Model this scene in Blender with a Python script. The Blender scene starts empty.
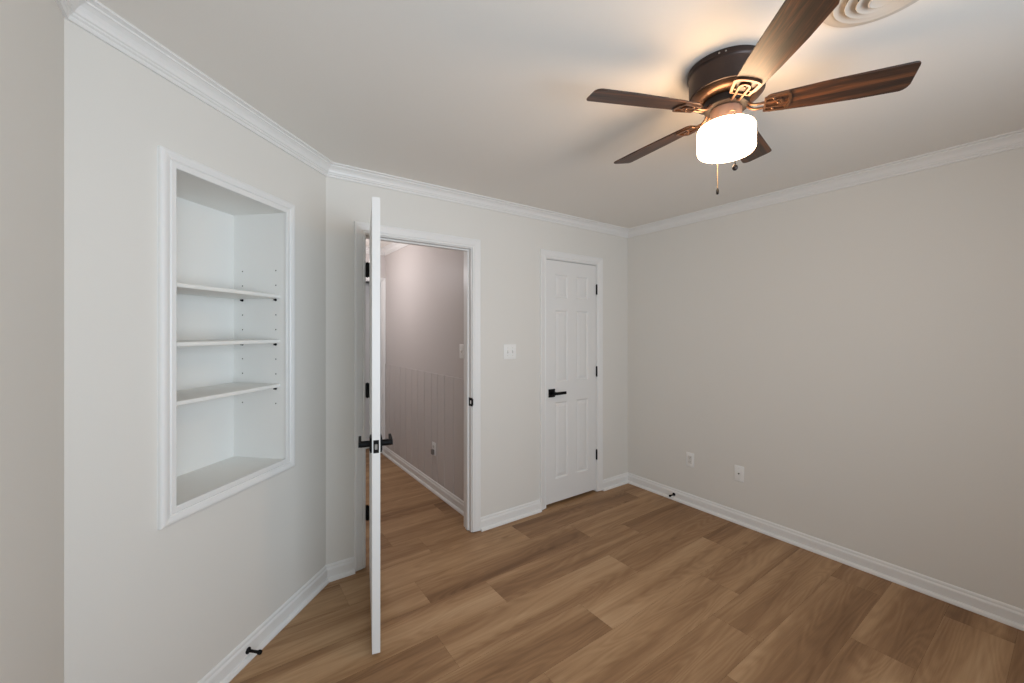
import bpy, bmesh, math, random
from mathutils import Vector, Matrix
random.seed(7)
PI = math.pi
SC = bpy.context.scene
COL = SC.collection

# ------------------------------------------------------------------ camera, world, lights, exposure
F_PX, HORIZON, YAW, EYE = 408.2, 331.3, 0.6183, 1.4625
cam_d = bpy.data.cameras.new('camera')
cam_d.sensor_fit = 'HORIZONTAL'; cam_d.sensor_width = 36.0
cam_d.lens = 36.0 * F_PX / 1024.0
cam_d.shift_y = -(341.5 - HORIZON) / 1024.0
cam_d.clip_start = 0.02
cam = bpy.data.objects.new('camera', cam_d); COL.objects.link(cam)
cam.location = (0, 0, EYE); cam.rotation_euler = (PI / 2, 0, -YAW)
SC.camera = cam

SC.view_settings.view_transform = 'Standard'
SC.view_settings.look = 'None'
SC.view_settings.gamma = 1.0
SC.view_settings.use_curve_mapping = False
SC.view_settings.exposure = 0.0

world = bpy.data.worlds.new('sky'); SC.world = world
world.use_nodes = True
wb = world.node_tree.nodes['Background']
wb.inputs[0].default_value = (0.62, 0.78, 1.0, 1); wb.inputs[1].default_value = 0.6

ROOM_H = 2.44
A_Y, C_X, D_X, E_Y = 2.584, 3.219, -0.3715, -1.05      # back, right, left, front wall planes
B_OFF = 1.4755                                          # diagonal wall, distance from the camera
AB_X = A_Y - B_OFF * math.sqrt(2)                       # corner diagonal / back
BD_Y = D_X + B_OFF * math.sqrt(2)                       # corner left / diagonal
WT = 0.116                                              # wall thickness
HALL_X, HALL_L, HALL_END = 1.60, 0.56, 4.87             # hall right, left and end wall planes
WIN_X0, WIN_X1, WIN_Z0, WIN_Z1 = -0.28, 1.90, 0.75, 2.05 # window behind the camera

def area_light(name, loc, rot, sx, sy, power, col):
    d = bpy.data.lights.new(name, 'AREA'); d.shape = 'RECTANGLE'; d.size = sx; d.size_y = sy
    d.energy = power; d.color = col
    o = bpy.data.objects.new(name, d); COL.objects.link(o); o.location = loc; o.rotation_euler = rot
    return o
# daylight entering through the window in the front wall (tilted up and widened as added fill)
area_light('window_daylight', ((WIN_X0 + WIN_X1) / 2, E_Y - 0.05, (WIN_Z0 + WIN_Z1) / 2), (math.radians(98), 0, 0),
           WIN_X1 - WIN_X0 - 0.1, WIN_Z1 - WIN_Z0 - 0.1, 31.5, (0.77, 0.89, 1.0)).data.spread = math.radians(132)
# the hall's ceiling lamp
hl = bpy.data.lights.new('hall_lamp', 'POINT'); hl.energy = 10.0; hl.color = (1.0, 0.96, 0.99); hl.shadow_soft_size = 0.06
hlo = bpy.data.objects.new('hall_lamp', hl); COL.objects.link(hlo); hlo.location = (0.90, 4.15, 2.10)
LAMP_STRENGTH = 26.0
LAMP_COLOR = (1.0, 0.66, 0.38, 1)

# ------------------------------------------------------------------ materials
def new_mat(name):
    m = bpy.data.materials.new(name); m.use_nodes = True
    nt = m.node_tree
    return m, nt, nt.nodes['Principled BSDF']
def srgb(r, g, b):
    f = lambda c: (c / 255) / 12.92 if c / 255 <= 0.04045 else (((c / 255) + 0.055) / 1.055) ** 2.4
    return (f(r), f(g), f(b), 1)
def paint(name, col, rough=0.5, bump=0.0, scale=180.0, spec=0.3, metal=0.0):
    m, nt, b = new_mat(name)
    tc = nt.nodes.new('ShaderNodeTexCoord')
    n = nt.nodes.new('ShaderNodeTexNoise'); n.inputs['Scale'].default_value = scale; n.inputs['Detail'].default_value = 2
    nt.links.new(tc.outputs['Object'], n.inputs['Vector'])
    mx = nt.nodes.new('ShaderNodeMixRGB'); mx.blend_type = 'MULTIPLY'; mx.inputs['Fac'].default_value = 0.03
    mx.inputs['Color1'].default_value = col
    nt.links.new(n.outputs['Color'], mx.inputs['Color2'])
    nt.links.new(mx.outputs['Color'], b.inputs['Base Color'])
    b.inputs['Roughness'].default_value = rough; b.inputs['Specular IOR Level'].default_value = spec
    b.inputs['Metallic'].default_value = metal
    if bump:
        bp = nt.nodes.new('ShaderNodeBump'); bp.inputs['Strength'].default_value = bump; bp.inputs['Distance'].default_value = 0.002
        nt.links.new(n.outputs['Fac'], bp.inputs['Height']); nt.links.new(bp.outputs['Normal'], b.inputs['Normal'])
    return m
M_WALL = paint('greige wall paint', srgb(232, 228, 221), 0.55, 0.12, 240)
M_CEIL = paint('ceiling paint', srgb(244, 239, 232), 0.8, 0.15, 200, 0.15)
M_HALL = paint('hall wall paint', srgb(213, 206, 202), 0.5, 0.1, 240)
M_TRIM = paint('white trim paint', srgb(240, 238, 235), 0.32, 0.0, 60, 0.4)
M_NICHE = paint('white bookcase paint', srgb(246, 244, 239), 0.4, 0.04, 120, 0.35)
M_DOOR = paint('white door paint', srgb(237, 235, 232), 0.38, 0.03, 200, 0.4)
M_BLACK = paint('matte black hardware', srgb(9, 9, 10), 0.55, 0, 50, 0.18)
M_STEEL = paint('brushed steel latch', srgb(170, 168, 165), 0.35, 0, 50, 0.5, 1.0)
M_RUBBER = paint('black rubber', srgb(16, 16, 16), 0.8, 0, 50, 0.2)
M_PLASTIC = paint('white plastic', srgb(247, 246, 243), 0.3, 0, 50, 0.5)
M_PLASTIC2 = paint('off white plastic insert', srgb(222, 219, 214), 0.35, 0, 50, 0.5)
M_DARK = paint('dark slot', srgb(40, 38, 36), 0.7, 0, 50, 0.2)
M_BRONZE = paint('dark bronze metal', srgb(66, 54, 50), 0.38, 0, 90, 0.5, 0.55)
M_HUB = paint('blackened hub metal', srgb(34, 28, 26), 0.45, 0, 90, 0.4, 0.3)
M_BRONZE_LIT = paint('lamp lit bronze', srgb(112, 84, 66), 0.33, 0, 90, 0.5, 0.75)  # bronze with the lamp's coppery glow put into its colour
M_FITTER = paint('lamp lit bronze fitter', srgb(150, 124, 112), 0.36, 0, 90, 0.5, 0.6)  # paler bronze, pinkish lamplight put into the base colour
M_CHAIN = paint('brass bead chain', srgb(150, 130, 105), 0.35, 0, 300, 0.5, 0.8)
M_VENT = paint('cream vent enamel', srgb(208, 200, 190), 0.4, 0, 80, 0.4)
M_DUCT = paint('grey duct', srgb(120, 115, 108), 0.7, 0, 50, 0.2)
M_SHOE = paint('black floor gap', srgb(24, 20, 17), 0.9, 0, 50, 0.1)

def glow_mat():
    m, nt, b = new_mat('lit frosted glass')
    b.inputs['Base Color'].default_value = (0.9, 0.88, 0.84, 1); b.inputs['Roughness'].default_value = 0.3
    b.inputs['Emission Color'].default_value = LAMP_COLOR
    b.inputs['Emission Strength'].default_value = LAMP_STRENGTH
    return m
M_GLOW = glow_mat()

def math_node(nt, op, a=None, bb=None):
    n = nt.nodes.new('ShaderNodeMath'); n.operation = op
    for i, v in enumerate((a, bb)):
        if v is None: continue
        if isinstance(v, (int, float)): n.inputs[i].default_value = v
        else: nt.links.new(v, n.inputs[i])
    return n.outputs[0]
def ramp(nt, fac, stops):
    r = nt.nodes.new('ShaderNodeValToRGB'); e = r.color_ramp.elements
    while len(e) < len(stops): e.new(0.5)
    for el, (p, c) in zip(e, stops): el.position = p; el.color = c
    nt.links.new(fac, r.inputs['Fac']); return r.outputs['Color']
def noise(nt, vec, sx, sy, sz, detail=3, rough=0.5, dist=0.0):
    mp = nt.nodes.new('ShaderNodeMapping'); mp.inputs['Scale'].default_value = (sx, sy, sz)
    nt.links.new(vec, mp.inputs['Vector'])
    n = nt.nodes.new('ShaderNodeTexNoise'); n.inputs['Scale'].default_value = 1.0; n.inputs['Detail'].default_value = detail
    n.inputs['Roughness'].default_value = rough; n.inputs['Distortion'].default_value = dist
    nt.links.new(mp.outputs['Vector'], n.inputs['Vector']); return n.outputs['Fac']

def floor_mat():
    m, nt, b = new_mat('brown oak vinyl planks')
    uv = nt.nodes.new('ShaderNodeUVMap'); uv.uv_map = 'plank'
    at = nt.nodes.new('ShaderNodeAttribute'); at.attribute_name = 'tone'
    sp = nt.nodes.new('ShaderNodeSeparateColor'); nt.links.new(at.outputs['Color'], sp.inputs[0])
    tone, r1, r2 = sp.outputs[0], sp.outputs[1], sp.outputs[2]
    su = nt.nodes.new('ShaderNodeSeparateXYZ'); nt.links.new(uv.outputs['UV'], su.inputs[0])
    cv = nt.nodes.new('ShaderNodeCombineXYZ')
    nt.links.new(math_node(nt, 'ADD', su.outputs[0], math_node(nt, 'MULTIPLY', r1, 37.0)), cv.inputs[0])
    nt.links.new(su.outputs[1], cv.inputs[1])
    nt.links.new(math_node(nt, 'MULTIPLY', r2, 91.0), cv.inputs[2])
    v = cv.outputs[0]
    broad = noise(nt, v, 0.55, 7.5, 1, 2, 0.45, 0.3)
    mid = noise(nt, v, 2.2, 38, 1, 4, 0.6, 0.6)
    fine = noise(nt, v, 9, 260, 1, 3, 0.7)
    # cathedral figure: contour lines of a long smooth field
    fld = noise(nt, v, 1.1, 9.0, 1, 1, 0.4, 0.2)
    ring = math_node(nt, 'SINE', math_node(nt, 'MULTIPLY', fld, 85.0))
    f = math_node(nt, 'MULTIPLY_ADD', broad, 1.1); f.node.inputs[2].default_value = -0.10
    f = math_node(nt, 'ADD', f, math_node(nt, 'MULTIPLY', math_node(nt, 'SUBTRACT', mid, 0.5), 0.42))
    f = math_node(nt, 'ADD', f, math_node(nt, 'MULTIPLY', math_node(nt, 'SUBTRACT', fine, 0.5), 0.24))
    f = math_node(nt, 'ADD', f, math_node(nt, 'MULTIPLY', ring, 0.05))
    f = math_node(nt, 'ADD', f, math_node(nt, 'MULTIPLY', math_node(nt, 'SUBTRACT', tone, 0.5), 0.55))
    colr = ramp(nt, f, [(0.05, srgb(118, 85, 56)), (0.38, srgb(152, 116, 82)), (0.62, srgb(176, 140, 103)), (0.95, srgb(199, 165, 129))])
    # knots
    kn = nt.nodes.new('ShaderNodeTexVoronoi'); kn.feature = 'F1'; kn.inputs['Scale'].default_value = 1.0
    km = nt.nodes.new('ShaderNodeMapping'); km.inputs['Scale'].default_value = (2.0, 5.5, 1)
    nt.links.new(v, km.inputs['Vector']); nt.links.new(km.outputs[0], kn.inputs['Vector'])
    kf = ramp(nt, kn.outputs['Distance'], [(0.02, (0.42, 0.36, 0.32, 1)), (0.10, (1, 1, 1, 1))])
    mx = nt.nodes.new('ShaderNodeMixRGB'); mx.blend_type = 'MULTIPLY'; mx.inputs['Fac'].default_value = 0.55
    nt.links.new(colr, mx.inputs['Color1']); nt.links.new(kf, mx.inputs['Color2'])
    nt.links.new(mx.outputs['Color'], b.inputs['Base Color'])
    rr = math_node(nt, 'MULTIPLY_ADD', mid, 0.14); rr.node.inputs[2].default_value = 0.44
    nt.links.new(rr, b.inputs['Roughness']); b.inputs['Specular IOR Level'].default_value = 0.32
    bp = nt.nodes.new('ShaderNodeBump'); bp.inputs['Strength'].default_value = 0.12; bp.inputs['Distance'].default_value = 0.001
    nt.links.new(fine, bp.inputs['Height']); nt.links.new(bp.outputs['Normal'], b.inputs['Normal'])
    return m
M_FLOOR = floor_mat()
def walnut_mat():
    m, nt, b = new_mat('dark walnut blade')
    tc = nt.nodes.new('ShaderNodeTexCoord'); oi = nt.nodes.new('ShaderNodeObjectInfo')
    cv = nt.nodes.new('ShaderNodeCombineXYZ'); nt.links.new(math_node(nt, 'MULTIPLY', oi.outputs['Random'], 13.0), cv.inputs[2])
    ad = nt.nodes.new('ShaderNodeVectorMath'); nt.links.new(tc.outputs['Object'], ad.inputs[0]); nt.links.new(cv.outputs[0], ad.inputs[1])
    v = ad.outputs[0]
    a = noise(nt, v, 3.0, 42, 1, 4, 0.6, 1.0); c = noise(nt, v, 8, 240, 1, 3, 0.7)
    f = math_node(nt, 'ADD', a, math_node(nt, 'MULTIPLY', math_node(nt, 'SUBTRACT', c, 0.5), 0.5))
    colr = ramp(nt, f, [(0.28, srgb(33, 22, 16)), (0.5, srgb(64, 40, 26)), (0.74, srgb(112, 68, 40))])
    nt.links.new(colr, b.inputs['Base Color']); b.inputs['Roughness'].default_value = 0.42
    return m
M_WALNUT = walnut_mat()

# ------------------------------------------------------------------ mesh helpers
class MB:
    def __init__(s): s.bm = bmesh.new(); s.mats = []; s.cur = 0
    def mat(s, m):
        if m not in s.mats: s.mats.append(m)
        s.cur = s.mats.index(m); return s
    def face(s, vs):
        try: f = s.bm.faces.new(vs); f.material_index = s.cur; return f
        except ValueError: return None
    def v(s, co): return s.bm.verts.new(co)
    def box(s, x0, x1, y0, y1, z0, z1, bevel=0.0, seg=2, M=None):
        vs = [s.v((x, y, z)) for x in (x0, x1) for y in (y0, y1) for z in (z0, z1)]
        fs = [s.face([vs[i] for i in q]) for q in ((0, 1, 3, 2), (4, 6, 7, 5), (0, 4, 5, 1), (2, 3, 7, 6), (0, 2, 6, 4), (1, 5, 7, 3))]
        if bevel > 0:
            es = list({e for f in fs for e in f.edges})
            r = bmesh.ops.bevel(s.bm, geom=es, offset=bevel, segments=seg, affect='EDGES', profile=0.5, material=-1)
            vs = list({v for f in r['faces'] for v in f.verts} | {v for v in vs if v.is_valid})
        if M is not None: bmesh.ops.transform(s.bm, matrix=M, verts=[v for v in vs if v.is_valid])
        return s
    def lathe(s, prof, n=48, M=None, axis_cap=True):
        rings = []
        for r, z in prof:
            if r < 1e-6: rings.append([s.v((0, 0, z))])
            else: rings.append([s.v((r * math.cos(2 * PI * k / n), r * math.sin(2 * PI * k / n), z)) for k in range(n)])
        for a, b in zip(rings, rings[1:]):
            for k in range(n):
                k2 = (k + 1) % n
                if len(a) == 1 and len(b) == 1: continue
                if len(a) == 1: s.face([a[0], b[k2], b[k]])
                elif len(b) == 1: s.face([a[k], a[k2], b[0]])
                else: s.face([a[k], a[k2], b[k2], b[k]])
        if M is not None: bmesh.ops.transform(s.bm, matrix=M, verts=[v for r in rings for v in r])
        return s
    def tube(s, pts, rad, n=8, cap=True):
        pts = [Vector(p) for p in pts]; rings = []
        rads = rad if isinstance(rad, (list, tuple)) else [rad] * len(pts)
        up = None
        for i, p in enumerate(pts):
            d = (pts[min(i + 1, len(pts) - 1)] - pts[max(i - 1, 0)]).normalized()
            if up is None: up = d.orthogonal().normalized()
            a = (up - d * up.dot(d)).normalized(); up = a; b = d.cross(a)
            rings.append([s.v(p + (a * math.cos(2 * PI * k / n) + b * math.sin(2 * PI * k / n)) * rads[i]) for k in range(n)])
        for a, b in zip(rings, rings[1:]):
            for k in range(n): s.face([a[k], a[(k + 1) % n], b[(k + 1) % n], b[k]])
        if cap: s.face(rings[0][::-1]); s.face(rings[-1])
        return s
    def sweep(s, path, prof, fn, closed=False):
        """path: 2D points; prof: closed list of (offset to the left of the path, height); mitred corners"""
        P = [Vector(p) for p in path]; n = len(P); rows = []
        for i, p in enumerate(P):
            def nrm(a, b): d = (b - a).normalized(); return Vector((-d.y, d.x))
            if closed: n1 = nrm(P[i - 1], p); n2 = nrm(p, P[(i + 1) % n])
            else:
                n1 = nrm(P[i - 1], p) if i else nrm(p, P[1]); n2 = nrm(p, P[i + 1]) if i < n - 1 else n1
            mt = (n1 + n2) / (1 + n1.dot(n2))
            rows.append([s.v(fn(p + mt * o, h)) for o, h in prof])
        m = len(prof)
        for i in range(n if closed else n - 1):
            a, b = rows[i], rows[(i + 1) % n]
            for k in range(m): s.face([a[k], a[(k + 1) % m], b[(k + 1) % m], b[k]])
        if not closed: s.face(rows[0][::-1]); s.face(rows[-1])
        return s
    def prism(s, poly, z0, z1):
        a = [s.v((x, y, z0)) for x, y in poly]; b = [s.v((x, y, z1)) for x, y in poly]
        s.face(a[::-1]); s.face(b); n = len(poly)
        for k in range(n): s.face([a[k], a[(k + 1) % n], b[(k + 1) % n], b[k]])
        return s
    def build(s, name, mat=None, parent=None, smooth=False, loc=(0, 0, 0), rot=(0, 0, 0), normals=True):
        if normals: bmesh.ops.recalc_face_normals(s.bm, faces=s.bm.faces[:])
        me = bpy.data.meshes.new(name); s.bm.to_mesh(me); s.bm.free()
        for m in (s.mats or [mat]): me.materials.append(m)
        if smooth:
            for p in me.polygons: p.use_smooth = True
            me.set_sharp_from_angle(angle=math.radians(38))
        o = bpy.data.objects.new(name, me); COL.objects.link(o)
        o.location = loc; o.rotation_euler = rot
        if parent: o.parent = parent
        return o
def tag(o, label=None, cat=None, group=None, kind=None):
    for k, v in (('label', label), ('category', cat), ('group', group), ('kind', kind)):
        if v: o[k] = v
    return o
def thing(name, label, cat, loc, rotz=0.0, group=None, kind=None):
    o = bpy.data.objects.new(name, None); o.empty_display_size = 0.05; COL.objects.link(o)
    o.location = loc; o.rotation_euler = (0, 0, rotz)
    return tag(o, label, cat, group, kind)

# wall frames: local x to the right along the wall, y into the wall, z up
def wallA(x, z=0.0): return dict(loc=(x, A_Y, z), rotz=0.0)
def wallB(u, z=0.0):
    q = math.sqrt(0.5); return dict(loc=(u * q - B_OFF * q, u * q + B_OFF * q, z), rotz=PI / 4)
def wallC(y, z=0.0): return dict(loc=(C_X, y, z), rotz=-PI / 2)

def wall_panel(name, mat, x0, x1, z0, z1, holes, t, loc, rotz, label, cat='wall'):
    """wall slab in the wall frame with rectangular holes (x0,x1,z0,z1)"""
    m = MB()
    xs = sorted({x0, x1, *[h[0] for h in holes], *[h[1] for h in holes]})
    zs = sorted({z0, z1, *[h[2] for h in holes], *[h[3] for h in holes]})
    xs = [x for x in xs if x0 <= x <= x1]; zs = [z for z in zs if z0 <= z <= z1]
    V = {}
    def g(i, j, k):
        if (i, j, k) not in V: V[i, j, k] = m.v((xs[i], k * t, zs[j]))
        return V[i, j, k]
    def solid(i, j):
        if i < 0 or j < 0 or i >= len(xs) - 1 or j >= len(zs) - 1: return False
        cx, cz = (xs[i] + xs[i + 1]) / 2, (zs[j] + zs[j + 1]) / 2
        return not any(h[0] < cx < h[1] and h[2] < cz < h[3] for h in holes)
    for i in range(len(xs) - 1):
        for j in range(len(zs) - 1):
            if not solid(i, j): continue
            for k in (0, 1): m.face([g(i, j, k), g(i + 1, j, k), g(i + 1, j + 1, k), g(i, j + 1, k)])
            if not solid(i - 1, j): m.face([g(i, j, 0), g(i, j, 1), g(i, j + 1, 1), g(i, j + 1, 0)])
            if not solid(i + 1, j): m.face([g(i + 1, j, 0), g(i + 1, j, 1), g(i + 1, j + 1, 1), g(i + 1, j + 1, 0)])
            if not solid(i, j - 1): m.face([g(i, j, 0), g(i, j, 1), g(i + 1, j, 1), g(i + 1, j, 0)])
            if not solid(i, j + 1): m.face([g(i, j + 1, 0), g(i, j + 1, 1), g(i + 1, j + 1, 1), g(i + 1, j + 1, 0)])
    return tag(m.build(name, mat, loc=loc, rot=(0, 0, rotz)), label, cat, kind='structure')

# ------------------------------------------------------------------ walls, ceiling
DR1 = (0.727, 1.477)          # open door: jamb faces
DR2 = (2.184, 2.781)          # closet door: jamb faces
HEAD = 2.062
JT = 0.019                    # jamb board
NU0, NU1, NZ0, NZ1 = 1.262, 1.845, 0.815, 2.062   # bookcase recess in the diagonal wall
ND = 0.298

wall_panel('wall_back', M_WALL, AB_X - 0.0, C_X + WT, 0, ROOM_H,
           [(DR1[0] - JT, DR1[1] + JT, -1, HEAD + JT), (DR2[0] - JT, DR2[1] + JT, -1, HEAD + JT)], WT, (0, A_Y, 0), 0,
           'greige painted back wall with a hall doorway and a closet door')
wB = wallB(0)
U_BD = (D_X + BD_Y) / math.sqrt(2); U_AB = (AB_X + A_Y) / math.sqrt(2)
wall_panel('wall_diagonal', M_WALL, U_BD, U_AB, 0, ROOM_H, [(NU0 - 0.014, NU1 + 0.014, NZ0 - 0.014, NZ1 + 0.014)], 0.09, wB['loc'], wB['rotz'],
           'greige painted angled wall at left holding the recessed bookcase')
wall_panel('wall_right', M_WALL, -(A_Y), -(E_Y), 0, ROOM_H, [], WT, (C_X, 0, 0), -PI / 2,
           'plain greige wall on the right with two wall plates near the floor')
wall_panel('wall_left', M_WALL, E_Y, BD_Y, 0, ROOM_H, [], WT, (D_X, 0, 0), PI / 2,
           'plain greige wall at the far left edge of the picture')
wall_panel('wall_front', M_WALL, -(C_X + WT), -(D_X - WT), 0, ROOM_H, [(-WIN_X1, -WIN_X0, WIN_Z0, WIN_Z1)], WT, (0, E_Y, 0), PI,
           'greige wall behind the viewer with a window')
# hall and closet shells
wall_panel('wall_hall_right', M_HALL, -HALL_END, -(A_Y + WT), 0, ROOM_H, [], 0.1, (HALL_X, 0, 0), -PI / 2,
           'mauve grey hall wall seen through the open doorway')
wall_panel('wall_hall_left', M_HALL, A_Y + WT, HALL_END, 0, ROOM_H, [], 0.1, (HALL_L, 0, 0), PI / 2,
           'hall wall opposite the panelled hall wall')
DR3 = (0.79, 1.562)
wall_panel('wall_hall_end', M_HALL, HALL_L - 0.1, HALL_X + 0.9, 0, ROOM_H, [(DR3[0] - JT, DR3[1] + JT, -1, HEAD + JT)], 0.03, (0, HALL_END, 0), 0,
           'end wall of the hall holding the far door')
m = MB(); m.box(HALL_L - 0.1, HALL_X + 0.9, HALL_END + 0.9, HALL_END + 1.0, 0, ROOM_H)
tag(m.build('wall_far_room', M_HALL), 'wall of the dark room beyond the hall door', 'wall', kind='structure')
for nm, x0, x1 in (('wall_far_room_left', HALL_L - 0.1, HALL_L), ('wall_far_room_right', HALL_X + 0.8, HALL_X + 0.9)):
    m = MB(); m.box(x0, x1, HALL_END + 0.03, HALL_END + 0.9, 0, ROOM_H)
    tag(m.build(nm, M_HALL), 'side wall of the dark room beyond the hall door, ' + ('left' if 'left' in nm else 'right'), 'wall', kind='structure')
m = MB(); m.box(HALL_X + 0.1, C_X + WT, A_Y + WT + 0.6, A_Y + WT + 0.7, 0, ROOM_H)
tag(m.build('wall_closet_back', M_WALL), 'back wall inside the closed closet', 'wall', kind='structure')
m = MB(); m.box(C_X, C_X + WT, A_Y + WT, A_Y + WT + 0.6, 0, ROOM_H)
tag(m.build('wall_closet_side', M_WALL), 'side wall inside the closed closet', 'wall', kind='structure')
m = MB(); m.box(D_X - WT, C_X + WT, E_Y - WT, HALL_END + 1.0, ROOM_H, ROOM_H + 0.1)
tag(m.build('ceiling', M_CEIL), 'flat pale painted ceiling', 'ceiling', kind='structure')

# ------------------------------------------------------------------ plank floor
PW, PL, PY = 0.231, 1.22, 2.04
JOINT = {0: 1.257, 1: 0.918, 2: 0.554, 3: 1.133, 4: 0.947, -1: 0.843, -2: 1.566, -3: 1.124, -4: 0.843, -5: 1.75, -6: 1.226, -7: 0.587}
TONE = {(1, 0): .36, (1, 1): .62, (0, -1): .66, (0, 0): .48, (0, 1): .32, (2, 0): .58, (2, 1): .36, (2, -1): .36, (-1, 0): .66, (-1, 1): .40, (-1, -1): .40,
        (-2, -1): .42, (-2, 0): .66, (-2, 1): .36, (-3, 0): .60, (-3, 1): .34, (-3, -1): .50, (-4, 1): .60, (-4, 0): .40, (-5, 0): .42, (-5, 1): .40, (-6, 1): .36,
        (-6, 0): .58, (-7, 2): .38, (-7, 1): .54, (3, 0): .60, (3, -1): .40, (4, 0): .55, (4, -1): .42}   # hand-set plank tones where the photo shows them: (row, index of plank right of that joint)
def build_floor():
    m = MB().mat(M_FLOOR)
    m.mat(M_SHOE); m.mat(M_FLOOR)
    uvl = m.bm.loops.layers.uv.new('plank')
    cl = m.bm.loops.layers.float_color.new('tone')
    rnd = random.Random(11)
    X0, X1, Y0, Y1 = D_X - WT, C_X + WT, E_Y - WT, HALL_END + 1.0
    for r in range(-15, 18):
        y0, y1 = PY + PW * (r - 1), PY + PW * r
        if y1 <= Y0 or y0 >= Y1: continue
        j = JOINT.get(r, rnd.uniform(0.2, 1.4))
        k0 = math.floor((X0 - j) / PL)
        for k in range(k0, 5):
            a, b = j + PL * k, j + PL * (k + 1)
            if b <= X0 or a >= X1: continue
            tone = TONE.get((r, k), rnd.uniform(0.22, 0.78)); r1, r2 = rnd.random(), rnd.random()
            g = 0.0002
            ax, bx, ay, by = max(a, X0) + g, min(b, X1) - g, max(y0, Y0) + g, min(y1, Y1) - g
            f = m.face([m.v((ax, ay, 0)), m.v((bx, ay, 0)), m.v((bx, by, 0)), m.v((ax, by, 0))])
            for lp in f.loops:
                lp[uvl].uv = (lp.vert.co.x - a, lp.vert.co.y - y0); lp[cl] = (tone, r1, r2, 1)
    m.mat(M_SHOE)
    m.box(X0, X1, Y0, Y1, -0.06, -0.0015)
    return tag(m.build('floor', normals=False), 'brown oak plank floor with long staggered boards', 'floor', kind='structure')
build_floor()

# ------------------------------------------------------------------ trim: baseboards, crown, casings
BASE = [(0, 0), (0.031, 0), (0.031, 0.006), (0.028, 0.014), (0.022, 0.019), (0.0145, 0.021), (0.0145, 0.064),
        (0.012, 0.070), (0.0085, 0.074), (0.0075, 0.084), (0.004, 0.090), (0, 0.092)]
CROWN = [(0, 0), (0, -0.070), (0.009, -0.070), (0.012, -0.064), (0.012, -0.059), (0.018, -0.055), (0.019, -0.050), (0.024, -0.047),
         (0.028, -0.036), (0.035, -0.026), (0.045, -0.018), (0.050, -0.016), (0.051, -0.011), (0.057, -0.009), (0.066, -0.007), (0.066, 0)]
CASE = [(0, 0), (0, 0.008), (0.003, 0.0105), (0.010, 0.0105), (0.014, 0.0085), (0.018, 0.012), (0.030, 0.0145), (0.046, 0.0165),
        (0.052, 0.0185), (0.061, 0.0185), (0.065, 0.015), (0.065, 0)]
flat = lambda p, h: (p.x, p.y, h)
def base(name, path, label):
    m = MB(); m.sweep(path, BASE, flat); return tag(m.build(name, M_TRIM), label, 'baseboard', kind='structure')
CW = 0.065; RV = 0.005
L1, R1 = DR1[0] - RV, DR1[1] + RV; L2, R2 = DR2[0] - RV, DR2[1] + RV
base('baseboard_right', [(C_X, E_Y), (C_X, A_Y), (R2 + CW, A_Y)], 'white baseboard along the right wall and round the far corner')
base('baseboard_back', [(L2 - CW, A_Y), (R1 + CW, A_Y)], 'white baseboard on the back wall between the two doors')
base('baseboard_left', [(L1 - CW, A_Y), (AB_X, A_Y), (D_X, BD_Y), (D_X, E_Y)], 'white baseboard along the angled wall and left of the open door')
base('baseboard_front', [(D_X, E_Y), (C_X, E_Y)], 'white baseboard behind the viewer')
m = MB(); m.sweep([(D_X, E_Y), (C_X, E_Y), (C_X, A_Y), (AB_X, A_Y), (D_X, BD_Y)], CROWN, lambda p, h: (p.x, p.y, ROOM_H + h), closed=True)
tag(m.build('trim_1', M_TRIM), 'white crown moulding running round the room at the ceiling', 'crown moulding', kind='structure')
H0 = A_Y + WT
m = MB(); m.sweep([(HALL_L, H0), (HALL_X, H0), (HALL_X, HALL_END), (HALL_L, HALL_END)], CROWN, lambda p, h: (p.x, p.y, ROOM_H + h), closed=True)
tag(m.build('trim_2', M_TRIM), 'white crown moulding in the hall', 'crown moulding', kind='structure')
base('baseboard_hall_right', [(HALL_X - 0.0092, H0), (HALL_X - 0.0092, HALL_END - 0.019)], 'white baseboard along the panelled hall wall')
base('baseboard_hall_left', [(HALL_L, HALL_END), (HALL_L, H0)], 'white baseboard along the hidden hall wall')

def casing(name, x0, x1, ztop, y, label, flip=1, wd=1.0):
    m = MB(); prof = [(o * wd, h) for o, h in CASE]
    # path runs so that "left" is away from the opening; floor gap 5 mm as in the photo
    m.sweep([(x1, 0.006), (x1, ztop), (x0, ztop), (x0, 0.006)][::-1], prof, lambda p, h: (p.x, y - flip * h, p.y))
    return tag(m.build(name, M_TRIM), label, 'door casing', kind='structure')
def jamb_frame(name, x0, x1, ztop, y0, y1, stop_y, label):
    m = MB(); t = JT
    m.box(x0 - t, x0, y0, y1, 0.004, ztop); m.box(x1, x1 + t, y0, y1, 0.004, ztop); m.box(x0 - t, x1 + t, y0, y1, ztop, ztop + t)
    s0, s1 = stop_y
    m.box(x0, x0 + 0.011, s0, s1, 0.004, ztop - 0.011, 0.002, 1); m.box(x1 - 0.011, x1, s0, s1, 0.004, ztop - 0.011, 0.002, 1)
    m.box(x0, x1, s0, s1, ztop - 0.011, ztop, 0.002, 1)
    return tag(m.build(name, M_TRIM), label, 'door frame', kind='structure')
casing('trim_3', L1, R1, HEAD + RV, A_Y, 'white moulded casing round the open hall doorway')
casing('trim_4', L2, R2, HEAD + RV, A_Y, 'white moulded casing round the closed closet door')
casing('trim_5', DR3[0] - RV, DR3[1] + RV, HEAD + RV, HALL_END, 'white casing round the far hall door', wd=0.5)
j1 = jamb_frame('trim_6', DR1[0], DR1[1], HEAD, A_Y, A_Y + WT, (A_Y + 0.038, A_Y + 0.075), 'white jamb lining the open hall doorway')
jamb_frame('trim_7', DR2[0], DR2[1], HEAD, A_Y, A_Y + WT, (A_Y + 0.040, A_Y + 0.077), 'white jamb lining the closet doorway')
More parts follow.
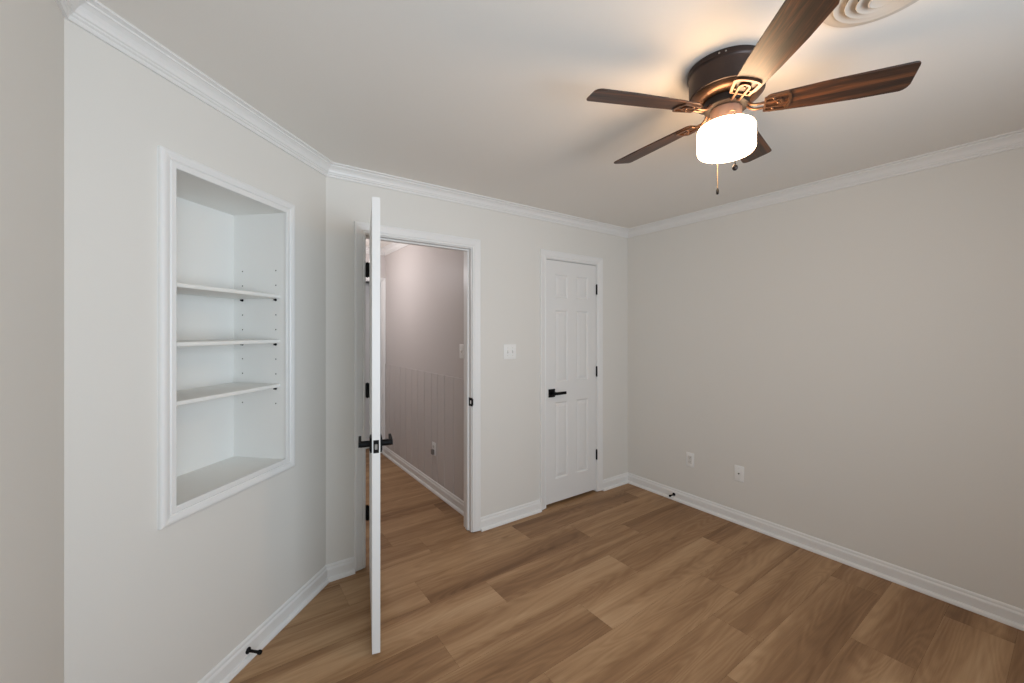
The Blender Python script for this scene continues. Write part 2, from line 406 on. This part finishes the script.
jamb_frame('trim_8', DR3[0], DR3[1], HEAD, HALL_END, HALL_END + 0.03, (HALL_END + 0.016, HALL_END + 0.03), 'white jamb lining the far hall doorway')
# strike plate on the right jamb of the open doorway
m = MB(); m.mat(M_BLACK); m.box(DR1[1] - 0.0022, DR1[1] + 0.0004, A_Y - 0.016, A_Y + 0.034, 0.919, 0.979)
m.box(DR1[1] - 0.0022, DR1[1] + 0.006, A_Y - 0.0175, A_Y - 0.0125, 0.926, 0.972, 0.001, 1)
m.mat(M_PLASTIC); m.box(DR1[1] - 0.0028, DR1[1], A_Y + 0.000, A_Y + 0.016, 0.935, 0.960)
m.build('strike_plate', parent=j1)['label'] = 'black strike plate'

# ------------------------------------------------------------------ six panel doors
def panel_door(m, w, zb, zt, cols, rows, t=0.035):
    """slab with x 0..w, y 0..t, raised panels on both faces"""
    xs = sorted({0, w, *[c for q in cols for c in q]}); zs = sorted({zb, zt, *[c for q in rows for c in q]})
    for side in (0, 1):
        y0 = 0 if side == 0 else t; sg = 1 if side == 0 else -1
        for i in range(len(xs) - 1):
            for j in range(len(zs) - 1):
                a, b, c, d = xs[i], xs[i + 1], zs[j], zs[j + 1]
                if (a, b) in cols and (c, d) in rows:
                    rings = [(0, 0), (0.004, 0.0015), (0.010, 0.0075), (0.014, 0.0085), (0.018, 0.0085), (0.040, 0.003), (0.042, 0.0025)]
                    prev = None
                    for o, dep in rings:
                        cur = [m.v((x, y0 + sg * dep, z)) for x, z in ((a + o, c + o), (b - o, c + o), (b - o, d - o), (a + o, d - o))]
                        if prev:
                            for k in range(4): m.face([prev[k], prev[(k + 1) % 4], cur[(k + 1) % 4], cur[k]])
                        prev = cur
                    m.face(prev)
                else:
                    m.face([m.v((a, y0, c)), m.v((b, y0, c)), m.v((b, y0, d)), m.v((a, y0, d))])
    for (a, c), (b, d) in (((0, zb), (w, zb)), ((w, zb), (w, zt)), ((w, zt), (0, zt)), ((0, zt), (0, zb))):
        m.face([m.v((a, 0, c)), m.v((b, 0, d)), m.v((b, t, d)), m.v((a, t, c))])
    bmesh.ops.remove_doubles(m.bm, verts=m.bm.verts[:], dist=0.0002)
    return m
ROWS = [(0.218, 0.865), (1.030, 1.641), (1.742, 1.945)]
HINGE_Z = (1.842, 1.098, 0.342)
def lever(parent, x, z, y, out, toward, parts=True):
    """square rose, shank and flat lever. out: -1/+1 side, toward: lever direction along x"""
    m = MB(); m.box(x - 0.034, x + 0.034, min(y, y + out * 0.008), max(y, y + out * 0.008), z - 0.034, z + 0.034, 0.0015, 2)
    m.box(x - 0.027, x + 0.027, min(y + out * 0.008, y + out * 0.010), max(y + out * 0.008, y + out * 0.010), z - 0.027, z + 0.027)
    rose = m.build('handle_rosette', M_BLACK, parent)
    m = MB()
    pts = [(x, y + out * 0.008, z), (x, y + out * 0.050, z)]
    m.tube(pts, 0.0145, 18)
    a, b = sorted((x - toward * 0.012, x + toward * 0.118))
    c, d = sorted((y + out * 0.045, y + out * 0.058))
    m.box(a, b, c, d, z - 0.0115, z + 0.0115, 0.002, 2)
    m.build('lever_handle', M_BLACK, parent)
    return rose
def hinge_mesh(m, x, y, z, ln=0.089):
    """knuckle barrel at x,y with the split lines of five knuckles and small tips"""
    h = ln / 2
    for k in range(5):
        a = z - h + ln * k / 5 + 0.0006; b = z - h + ln * (k + 1) / 5 - 0.0006
        m.tube([(x, y, a), (x, y, b)], 0.0068, 14)
    m.tube([(x, y, z - h - 0.004), (x, y, z - h), (x, y, z + h), (x, y, z + h + 0.004)], [0.003, 0.0048, 0.0048, 0.003], 12)
    return m

# closed closet door (hinged on the right)
w2 = DR2[1] - DR2[0] - 0.006
d2 = thing('door_2', 'closed white six-panel closet door with a black lever', 'door', (DR2[0] + 0.003, A_Y + 0.003, 0), 0, kind='structure')
m = panel_door(MB(), w2, 0.026, HEAD - 0.004, [(0.096, 0.246), (0.342, 0.492)], ROWS)
m.build('door_panel', M_DOOR, d2)
lever(d2, 0.058, 0.946, 0.0, -1, 1)
for z in HINGE_Z:
    m = MB(); hinge_mesh(m, w2 + 0.002, -0.0085, z)
    m.box(w2 - 0.001, w2 + 0.0025, -0.009, 0.001, z - 0.0445, z + 0.0445)
    m.build('hinge', M_BLACK, d2, True)['label'] = 'black hinge'
# open door, swung into the room about its left hinges
ANG = math.radians(105.3)
w1 = DR1[1] - DR1[0] - 0.006
AX, AY = 0.733, A_Y - 0.012
d1 = thing('door_1', 'white six-panel door standing open, seen edge-on with black levers', 'door', (AX, AY, 0), -ANG, kind='structure')
off = Vector((0.005, 0.012, 0))
m = panel_door(MB(), w1, 0.020, HEAD + 0.001, [(0.108, 0.324), (0.420, 0.636)], ROWS)
dp = m.build('door_panel', M_DOOR, d1, loc=off)
lever(d1, 0.005 + w1 - 0.060, 0.946, 0.012, -1, -1)
lever(d1, 0.005 + w1 - 0.060, 0.946, 0.047, 1, -1)
m = MB(); ex = 0.005 + w1
m.mat(M_BLACK); m.box(ex - 0.002, ex + 0.0012, 0.012 + 0.0055, 0.012 + 0.0295, 0.946 - 0.029, 0.946 + 0.029, 0.0008, 1)
m.mat(M_STEEL); m.box(ex - 0.001, ex + 0.009, 0.012 + 0.011, 0.012 + 0.0235, 0.946 - 0.012, 0.946 + 0.012, 0.002, 1)
m.build('latch_plate', parent=d1)['label'] = 'black latch plate with a steel bolt'
for z in HINGE_Z:
    m = MB(); hinge_mesh(m, 0, 0, z)
    m.box(0, 0.006, -0.0015, 0.0015, z - 0.0445, z + 0.0445)
    m.box(0.003, 0.0055, 0.0, 0.040, z - 0.0445, z + 0.0445)
    h = m.build('hinge', M_BLACK, d1, True); h['label'] = 'black hinge'
for z in HINGE_Z:
    m = MB(); m.box(DR1[0] - 0.0005, DR1[0] + 0.002, A_Y - 0.012, A_Y + 0.030, z - 0.0445, z + 0.0445)
    m.build('hinge_leaf', M_BLACK, j1)
# far hall door, slightly ajar into the dark room
w3 = DR3[1] - DR3[0] - 0.006
d3 = thing('door_3', 'white door at the far end of the hall', 'door', (DR3[0] + 0.003, HALL_END + 0.034, 0), math.radians(20), kind='structure')
m = panel_door(MB(), w3, 0.012, HEAD - 0.006, [(0.108, 0.322), (0.418, 0.632)], ROWS)
m.build('door_panel', M_DOOR, d3)

# hall wainscot of grooved boards
m = MB(); pts = [(H0 + 0.001, 0.006)]
gy = [2.78, 2.905, 3.085, 3.26, 3.405, 3.53, 3.695, 3.86, 4.01, 4.19, 4.345, 4.52, 4.686, 4.80]
prof = [(0.0, 0.0)]
poly = [(HALL_X - 0.0005, H0 + 0.001)]
poly.append((HALL_X - 0.009, H0 + 0.001))
for y in gy: poly += [(HALL_X - 0.009, y - 0.008), (HALL_X - 0.0015, y - 0.003), (HALL_X - 0.0015, y + 0.003), (HALL_X - 0.009, y + 0.008)]
poly += [(HALL_X - 0.009, HALL_END - 0.020), (HALL_X - 0.0005, HALL_END - 0.020)]
m.prism(poly, 0.0, 1.075)
tag(m.build('trim_9', M_HALL), 'grooved board wainscot on the lower hall wall', 'wainscot', kind='structure')

# ------------------------------------------------------------------ recessed bookcase in the diagonal wall
UC = (NU0 + NU1) / 2
bc = thing('built_in_bookcase', 'white recessed bookcase with moulded frame in the angled wall', 'bookcase', **wallB(UC, NZ0))
hw = (NU1 - NU0) / 2; nh = NZ1 - NZ0
t = 0.012
for nm, bx in (('side_panel', (-hw - t, -hw, 0.001, ND + t, -t, nh + t)), ('side_panel', (hw, hw + t, 0.001, ND + t, -t, nh + t)),
               ('bottom_panel', (-hw, hw, 0.001, ND + t, -t, 0)), ('top_panel', (-hw, hw, 0.001, ND + t, nh, nh + t)), ('back_panel', (-hw, hw, ND, ND + t, 0, nh))):
    m = MB(); m.box(*bx); m.build(nm, M_NICHE, bc)
HOLES = [1.771 - 0.075 * k for k in range(10)]
SHELF_UNDER = (1.629, 1.403, 1.179)
m = MB()
for z in HOLES:
    for dep in (0.052, 0.245):
        for sg in (-1, 1):
            M = Matrix.Translation((sg * (hw - 0.0004), dep, z - NZ0)) @ Matrix.Rotation(PI / 2, 4, 'Y')
            m.lathe([(0, -0.0004), (0.0032, -0.0004), (0.0032, 0.0004), (0, 0.0004)], 10, M)
m.build('pin_hole', paint('shelf pin hole', srgb(96, 94, 90), 0.8, 0, 50, 0.2), bc)['kind'] = 'stuff'
# moulded picture-frame trim
FR = [(0, 0.001), (0, 0.012), (0.003, 0.0145), (0.020, 0.0145), (0.024, 0.011), (0.028, 0.016), (0.040, 0.019), (0.043, 0.0195), (0.050, 0.0195), (0.056, 0.017), (0.059, 0.012), (0.059, 0.0)]
fx0, fx1, fz0, fz1 = 1.273 - UC, 1.841 - UC, 0.821 - NZ0, 2.060 - NZ0
m = MB(); m.sweep([(fx0, fz0), (fx0, fz1), (fx1, fz1), (fx1, fz0)], FR, lambda p, h: (p.x, -h, p.y), closed=True)
m.build('frame', M_TRIM, bc)
for z in SHELF_UNDER:
    for dep in (0.052, 0.245):
        for sg in (-1, 1):
            m = MB(); M = Matrix.Translation((sg * hw, dep, z - NZ0 - 0.0072)) @ Matrix.Rotation(-sg * PI / 2, 4, 'Y')
            m.lathe([(0, -0.004), (0.0062, -0.004), (0.0062, 0.003), (0.0042, 0.0045), (0.0042, 0.013), (0.0, 0.0145)], 12, M)
            m.build('shelf_pin', M_BLACK, bc, True)
SL = ('top adjustable white shelf in the recessed bookcase, seen from below', 'middle adjustable white shelf in the bookcase, level with the eye',
      'lowest adjustable white shelf in the bookcase, its top face showing')
for z, lab in zip(SHELF_UNDER, SL):
    m = MB(); r = 0.006; a, b = 0.026, ND - 0.002; th = 0.0185
    prof = [(b, 0), (b, th), (a + r, th)] + [(a + r - r * math.sin(k * PI / 8), th - r + r * math.cos(k * PI / 8)) for k in range(1, 5)] + \
           [(a + r - r * math.cos(k * PI / 8), r - r * math.sin(k * PI / 8)) for k in range(0, 5)]
    for x in (-hw + 0.0015, hw - 0.0015):
        vs = [m.v((x, y, zz)) for y, zz in prof]; m.face(vs)
        if x < 0: first = vs
    for k in range(len(prof)): m.face([first[k], first[(k + 1) % len(prof)], vs[(k + 1) % len(prof)], vs[k]])
    w = wallB(UC, z)
    o = m.build('shelf', M_NICHE, loc=w['loc'], rot=(0, 0, w['rotz'])); tag(o, lab, 'shelf', 'adjustable shelves in the bookcase')

# ------------------------------------------------------------------ switch and outlets
def plate(parent, w, h, label=None):
    m = MB(); m.box(-w / 2, w / 2, -0.0055, 0, -h / 2, h / 2, 0.0035, 3)
    return m.build('cover_plate', M_PLASTIC, parent, True)
def screw(m, x, z, y=-0.0058):
    m.lathe([(0, 0.0008), (0.0034, 0.0008), (0.0034, -0.0004), (0, -0.0012)], 12, Matrix.Translation((x, y, z)) @ Matrix.Rotation(-PI / 2, 4, 'X'))
def toggle_switch(root, xs):
    plate(root, 0.116 if len(xs) > 1 else 0.07, 0.116)
    for x in xs:
        m = MB(); m.mat(M_PLASTIC2); m.box(x - 0.0055, x + 0.0055, -0.0062, -0.004, -0.0125, 0.0125)
        m.mat(M_PLASTIC); m.box(x - 0.0045, x + 0.0045, -0.019, -0.004, -0.004, 0.007, 0.0015, 2, Matrix.Rotation(math.radians(-16), 4, 'X'))
        m.build('toggle', parent=root)
        for zs_ in (0.030, -0.030): m = MB(); screw(m, x, zs_); m.build('screw', M_PLASTIC2, root)
toggle_switch(thing('light_switch', 'white two-gang toggle switch on the wall between the doors', 'light switch', **wallA(1.817, 1.305)), (-0.023, 0.023))
hs = thing('light_switch', 'hall light switch half hidden behind the doorway jamb', 'light switch', (HALL_X, 2.955, 1.298), -PI / 2)
toggle_switch(hs, (0.0,))
def receptacle(root, z0):
    m = MB(); m.mat(M_PLASTIC2); m.box(-0.017, 0.017, -0.0068, -0.004, z0 - 0.014, z0 + 0.014, 0.001, 1)
    m.mat(M_DARK)
    m.box(-0.0075, -0.0055, -0.0072, -0.005, z0 - 0.002, z0 + 0.007); m.box(0.0055, 0.0075, -0.0072, -0.005, z0 - 0.002, z0 + 0.006)
    m.box(-0.0022, 0.0022, -0.0072, -0.005, z0 - 0.010, z0 - 0.006)
    m.build('receptacle', parent=root)
o1 = thing('wall_outlet', 'white duplex outlet on the right wall, the one nearer the far corner', 'outlet', **wallC(1.933, 0.381))
plate(o1, 0.072, 0.118)
m = MB(); m.mat(M_PLASTIC2); m.box(-0.0165, 0.0165, -0.007, -0.004, -0.0335, 0.0335, 0.001, 1)
m.mat(M_DARK)
for z0 in (-0.018, 0.018):
    m.box(-0.0075, -0.0058, -0.0074, -0.005, z0 - 0.002, z0 + 0.006); m.box(0.0058, 0.0075, -0.0074, -0.005, z0 - 0.002, z0 + 0.005)
    m.box(-0.002, 0.002, -0.0074, -0.005, z0 - 0.009, z0 - 0.006)
m.build('receptacle', parent=o1)
o2 = thing('wall_outlet', 'white wall plate with a small dark jack, nearer the viewer on the right wall', 'outlet', **wallC(1.533, 0.378))
plate(o2, 0.072, 0.118)
m = MB(); m.mat(M_STEEL); m.lathe([(0, -0.006), (0.0055, -0.006), (0.0055, 0.006), (0.0042, 0.006), (0.0042, 0.002), (0, 0.002)], 16, Matrix.Translation((0, -0.006, 0)) @ Matrix.Rotation(PI / 2, 4, 'X'))
m.mat(M_DARK); m.lathe([(0, 0.0022), (0.0042, 0.0022), (0.0042, 0.005), (0, 0.0055)], 12, Matrix.Translation((0, -0.006, 0)) @ Matrix.Rotation(PI / 2, 4, 'X'))
m.build('jack', parent=o2)
for zs_ in (0.042, -0.042): m = MB(); screw(m, 0, zs_); m.build('screw', M_PLASTIC2, o2)
o3 = thing('wall_outlet', 'outlet low on the panelled hall wall with a dark plug in its lower half', 'outlet', (HALL_X - 0.0092, 3.47, 0.385), -PI / 2)
plate(o3, 0.072, 0.118); receptacle(o3, 0.019)
m = MB(); m.box(-0.019, 0.019, -0.026, -0.005, -0.050, -0.004, 0.005, 2)
m.build('plug', paint('grey plug', srgb(128, 121, 117), 0.6), o3)

# ------------------------------------------------------------------ door stops screwed to the baseboards
def door_stop(frame, label):
    r = thing('door_stop', label, 'door stop', **frame, group='black door stops on the baseboards')
    R = Matrix.Rotation(PI / 2, 4, 'X')      # local z of the lathe -> -y (into the room)
    m = MB(); m.lathe([(0, 0.0145), (0.0135, 0.0145), (0.0135, 0.0185), (0.009, 0.021), (0.006, 0.026), (0, 0.026)], 20, R); m.build('base', M_BLACK, r, True)
    m = MB(); m.lathe([(0, 0.024), (0.0062, 0.024), (0.0056, 0.045), (0.0062, 0.066), (0, 0.066)], 14, R); m.build('rod', M_BLACK, r, True)
    m = MB(); m.lathe([(0, 0.066), (0.008, 0.066), (0.0095, 0.070), (0.0095, 0.077), (0.0078, 0.081), (0.004, 0.082), (0, 0.0815)], 18, R); m.build('rubber_tip', M_RUBBER, r, True)
door_stop(wallB(1.596, 0.042), 'black door stop low on the angled wall in the lower left')
door_stop(wallC(2.075, 0.046), 'black door stop on the right wall baseboard near the far corner')

# ------------------------------------------------------------------ ceiling vent
vt = thing('ceiling_vent', 'round cream ceiling vent with concentric rings beside the fan', 'vent', (1.536, 0.336, ROOM_H))
def ring(r0, r1, z0, z1, th=0.0014):
    m = MB(); rm, zm = (r0 + r1) / 2, (z0 + z1) / 2 + 0.0015
    m.lathe([(r0, z0), (rm, zm), (r1 - 0.003, z1 + 0.0006), (r1 - 0.001, z1), (r1, z1 + 0.001), (r1 - 0.001, z1 + 0.0025), (rm, zm + th), (r0, z0 + th), (r0, z0)], 64); return m
m = MB(); m.lathe([(0.108, 0.0), (0.146, -0.0005), (0.143, -0.005), (0.128, -0.009), (0.114, -0.011), (0.108, -0.009), (0.108, 0.0)], 64)
m.build('flange', M_VENT, vt, True)
for r0, r1, z0, z1 in ((0.080, 0.112, -0.006, -0.016), (0.054, 0.085, -0.009, -0.022), (0.028, 0.059, -0.012, -0.028)):
    ring(r0, r1, z0, z1).build('vent_ring', M_VENT, vt, True)
m = MB(); m.lathe([(0, -0.030), (0.022, -0.031), (0.028, -0.034), (0.032, -0.033), (0.030, -0.028), (0, -0.026)], 48); m.build('center_disc', M_VENT, vt, True)
m = MB(); m.lathe([(0, -0.0005), (0.108, -0.0005), (0.108, -0.003), (0, -0.003)], 48); m.build('duct_opening', M_DUCT, vt)
m = MB(); m.lathe([(0, -0.0032), (0.012, -0.0032), (0.012, -0.027), (0, -0.027)], 20); m.build('center_post', M_DUCT, vt, True)

# ------------------------------------------------------------------ ceiling fan
FX, FY = 1.534, 0.779
BLADE_Z = 2.282
fan = thing('ceiling_fan', 'dark bronze flush-mount ceiling fan with five walnut blades and a lit drum light', 'ceiling fan', (FX, FY, ROOM_H))
zz = lambda z: z - ROOM_H
m = MB(); m.lathe([(0, 0), (0.1320, 0), (0.1330, -0.004), (0.1325, -0.018), (0.1285, -0.022), (0.1270, -0.026), (0.1270, -0.094), (0.1255, -0.098),
                   (0.122, -0.0995), (0.0, -0.0995)], 72)
m.build('motor_housing', M_BRONZE, fan, True)
for a in (198, 207, 30, 110, 290):
    m = MB(); a = math.radians(a); M = Matrix.Translation((0.1328 * math.cos(a), 0.1328 * math.sin(a), -0.011)) @ Matrix.Rotation(a, 4, 'Z') @ Matrix.Rotation(PI / 2, 4, 'Y')
    m.lathe([(0, -0.001), (0.0035, -0.001), (0.003, 0.0012), (0, 0.002)], 12, M)
    m.build('mounting_screw', M_STEEL, fan, True)
m = MB(); m.lathe([(0.1205, -0.0996), (0.1210, -0.102), (0.116, -0.110), (0.100, -0.1165), (0.086, -0.119), (0.084, -0.118), (0, -0.118)], 72)
m.build('lower_cover', M_BRONZE_LIT, fan, True)
m = MB(); m.lathe([(0, -0.1185), (0.072, -0.1185), (0.077, -0.121), (0.077, -0.143), (0.074, -0.148), (0.066, -0.150), (0, -0.150)], 60)
m.build('blade_hub', M_HUB, fan, True)
m = MB(); m.lathe([(0, -0.1502), (0.051, -0.1502), (0.0535, -0.153), (0.0535, -0.204), (0.057, -0.206), (0.057, -0.211), (0, -0.211)], 56)
m.build('light_fitter', M_FITTER, fan, True)
# lit drum shade
m = MB(); R, zt, zb_ = 0.098, zz(2.228), zz(2.123)
pr = [(0, zt), (R - 0.016, zt)] + [(R - 0.016 + 0.016 * math.sin(k * PI / 10), zt - 0.016 + 0.016 * math.cos(k * PI / 10)) for k in range(1, 6)]
pr += [(R - 0.018 + 0.018 * math.cos(k * PI / 10), zb_ + 0.018 - 0.018 * math.sin(k * PI / 10)) for k in range(0, 6)] + [(0, zb_)]
m.lathe(pr, 64); m.build('glass_shade', M_GLOW, fan, True)['label'] = 'lit white frosted glass drum shade'
# blades
PITCH, TH0 = math.radians(-13.06), 2.707
def blade_mesh():
    m = MB()
    r0, Rr = 0.127, 0.533
    pts = [(r0 + 0.012, -0.0395), (0.30, -0.0455), (Rr - 0.012, -0.047)]
    pts += [(Rr - 0.012 + 0.014 * math.sin(k * PI / 8) , -0.047 + 0.014 - 0.014 * math.cos(k * PI / 8)) for k in range(1, 5)]
    # rounded far corner
    c = (Rr - 0.020, 0.046); rr = 0.028
    pts += [(c[0] + 0.024 * math.cos(k * PI / 12), c[1] + rr * math.sin(k * PI / 12)) for k in range(0, 7)]
    pts += [(0.40, 0.070), (0.27, 0.060), (r0 + 0.014, 0.0475), (r0 + 0.003, 0.040), (r0, 0.028), (r0, -0.024), (r0 + 0.003, -0.034)]
    m.prism(pts, 0.0, 0.0055)
    bmesh.ops.bevel(m.bm, geom=[e for e in m.bm.edges if abs(e.verts[0].co.z - e.verts[1].co.z) < 1e-6], offset=0.0012, segments=1, affect='EDGES')
    return m
def bracket_mesh():
    m = MB()
    bar = lambda w, a, b: [(-w / 2, a), (w / 2, a), (w / 2, b), (-w / 2, b)]
    fz = lambda p, h: (p.x, p.y, h)
    # outer loop hugging the underside of the blade root, its end a broad arc
    outer = [(0.124, -0.0295), (0.150, -0.034), (0.186, -0.0395)] + [(0.186 + 0.014 * math.cos(k * PI / 16), 0.0395 * math.sin(k * PI / 16)) for k in range(-7, 8)] + [(0.186, 0.0395), (0.150, 0.034), (0.124, 0.0295)]
    m.sweep(outer, bar(0.0085, -0.0065, 0.0), fz)
    inner = [(0.124, -0.013), (0.164, -0.016)] + [(0.164 + 0.014 * math.cos(k * PI / 12), 0.016 * math.sin(k * PI / 12)) for k in range(-5, 6)] + [(0.164, 0.016), (0.124, 0.013)]
    m.sweep(inner, bar(0.0065, -0.0075, 0.0), fz)
    m.box(0.121, 0.128, -0.0335, 0.0335, -0.0065, 0.0, 0.001, 1)
    # curved arms to the hub
    for sy in (-1, 1):
        m.tube([(0.070, sy * 0.010, 0.014), (0.080, sy * 0.011, 0.002), (0.092, sy * 0.012, -0.004), (0.108, sy * 0.0125, -0.005), (0.126, sy * 0.013, -0.004)], [0.0055, 0.005, 0.0045, 0.0045, 0.0045], 10)
    for x, y in ((0.150, -0.025), (0.150, 0.025), (0.165, 0.0)):
        m.lathe([(0, -0.0092), (0.003, -0.0088), (0.0045, -0.0072), (0.0045, -0.001), (0, -0.001)], 12, Matrix.Translation((x, y, 0)))
    return m
b0 = blade_mesh().build('fan_blade', M_WALNUT, fan)
k0 = bracket_mesh().build('blade_bracket', M_BRONZE_LIT, b0, True)
for i in range(5):
    if i == 0: b = b0
    else:
        b = b0.copy(); COL.objects.link(b); b.parent = fan
        k = k0.copy(); COL.objects.link(k); k.parent = b
    b.location = (0, 0, zz(BLADE_Z)); b.rotation_euler = (PITCH, 0, TH0 - i * math.radians(72))
# pull chains
def chain(pts, end):
    m = MB(); m.tube(pts, 0.0013, 6)
    L = [Vector(p) for p in pts]
    for a, b in zip(L, L[1:]):
        n = max(1, int((b - a).length / 0.0055))
        for q in range(n):
            p = a.lerp(b, (q + 0.5) / n); bmesh.ops.create_icosphere(m.bm, subdivisions=1, radius=0.0022, matrix=Matrix.Translation(p))
    ch = m.build('pull_chain', M_CHAIN, fan, True)
    x, y, z = pts[-1]
    m = MB()
    if end == 'ball': m.lathe([(0, 0.006), (0.003, 0.005), (0.004, 0.0), (0.0075, -0.004), (0.0092, -0.010), (0.0075, -0.016), (0.004, -0.019), (0, -0.0195)], 20, Matrix.Translation((x, y, z)))
    else: m.lathe([(0, 0.004), (0.002, 0.003), (0.0028, -0.002), (0.0045, -0.005), (0.0050, -0.020), (0.0035, -0.023), (0, -0.0235)], 16, Matrix.Translation((x, y, z)))
    m.build('pull_knob', M_BRONZE if end == 'ball' else M_BLACK, ch, True)
def at(px, depth):      # point in the fan frame lying in the vertical plane through column px
    t = (px - 512) / F_PX; c, s_ = math.cos(YAW), math.sin(YAW)
    return (s_ + t * c) * depth - FX, (c - t * s_) * depth - FY
def hang(px, depth, z, end):
    x, y = at(px, depth); r = math.hypot(x, y); ux, uy = x / r, y / r
    chain([(ux * 0.050, uy * 0.050, zz(2.256)), (ux * 0.064, uy * 0.064, zz(2.254)), (ux * 0.092, uy * 0.092, zz(2.240)), (x, y, zz(2.230)), (x, y, zz(z))], end)
hang(735.0, 1.416, 2.040, 'ball')      # toward the viewer
hang(717.5, 1.626, 2.031, 'fob')       # behind the shade
# ------------------------------------------------------------------ window behind the viewer (source of the daylight)
wn = thing('window_1', 'white framed window in the wall behind the viewer', 'window', ((WIN_X0 + WIN_X1) / 2, E_Y, WIN_Z0), PI, kind='structure')
m = MB(); hwid = (WIN_X1 - WIN_X0) / 2; wh = WIN_Z1 - WIN_Z0
m.sweep([(-hwid, 0), (-hwid, wh), (hwid, wh), (hwid, 0)], CASE, lambda p, h: (p.x, -h, p.y), closed=True)
m.build('window_casing', M_TRIM, wn)
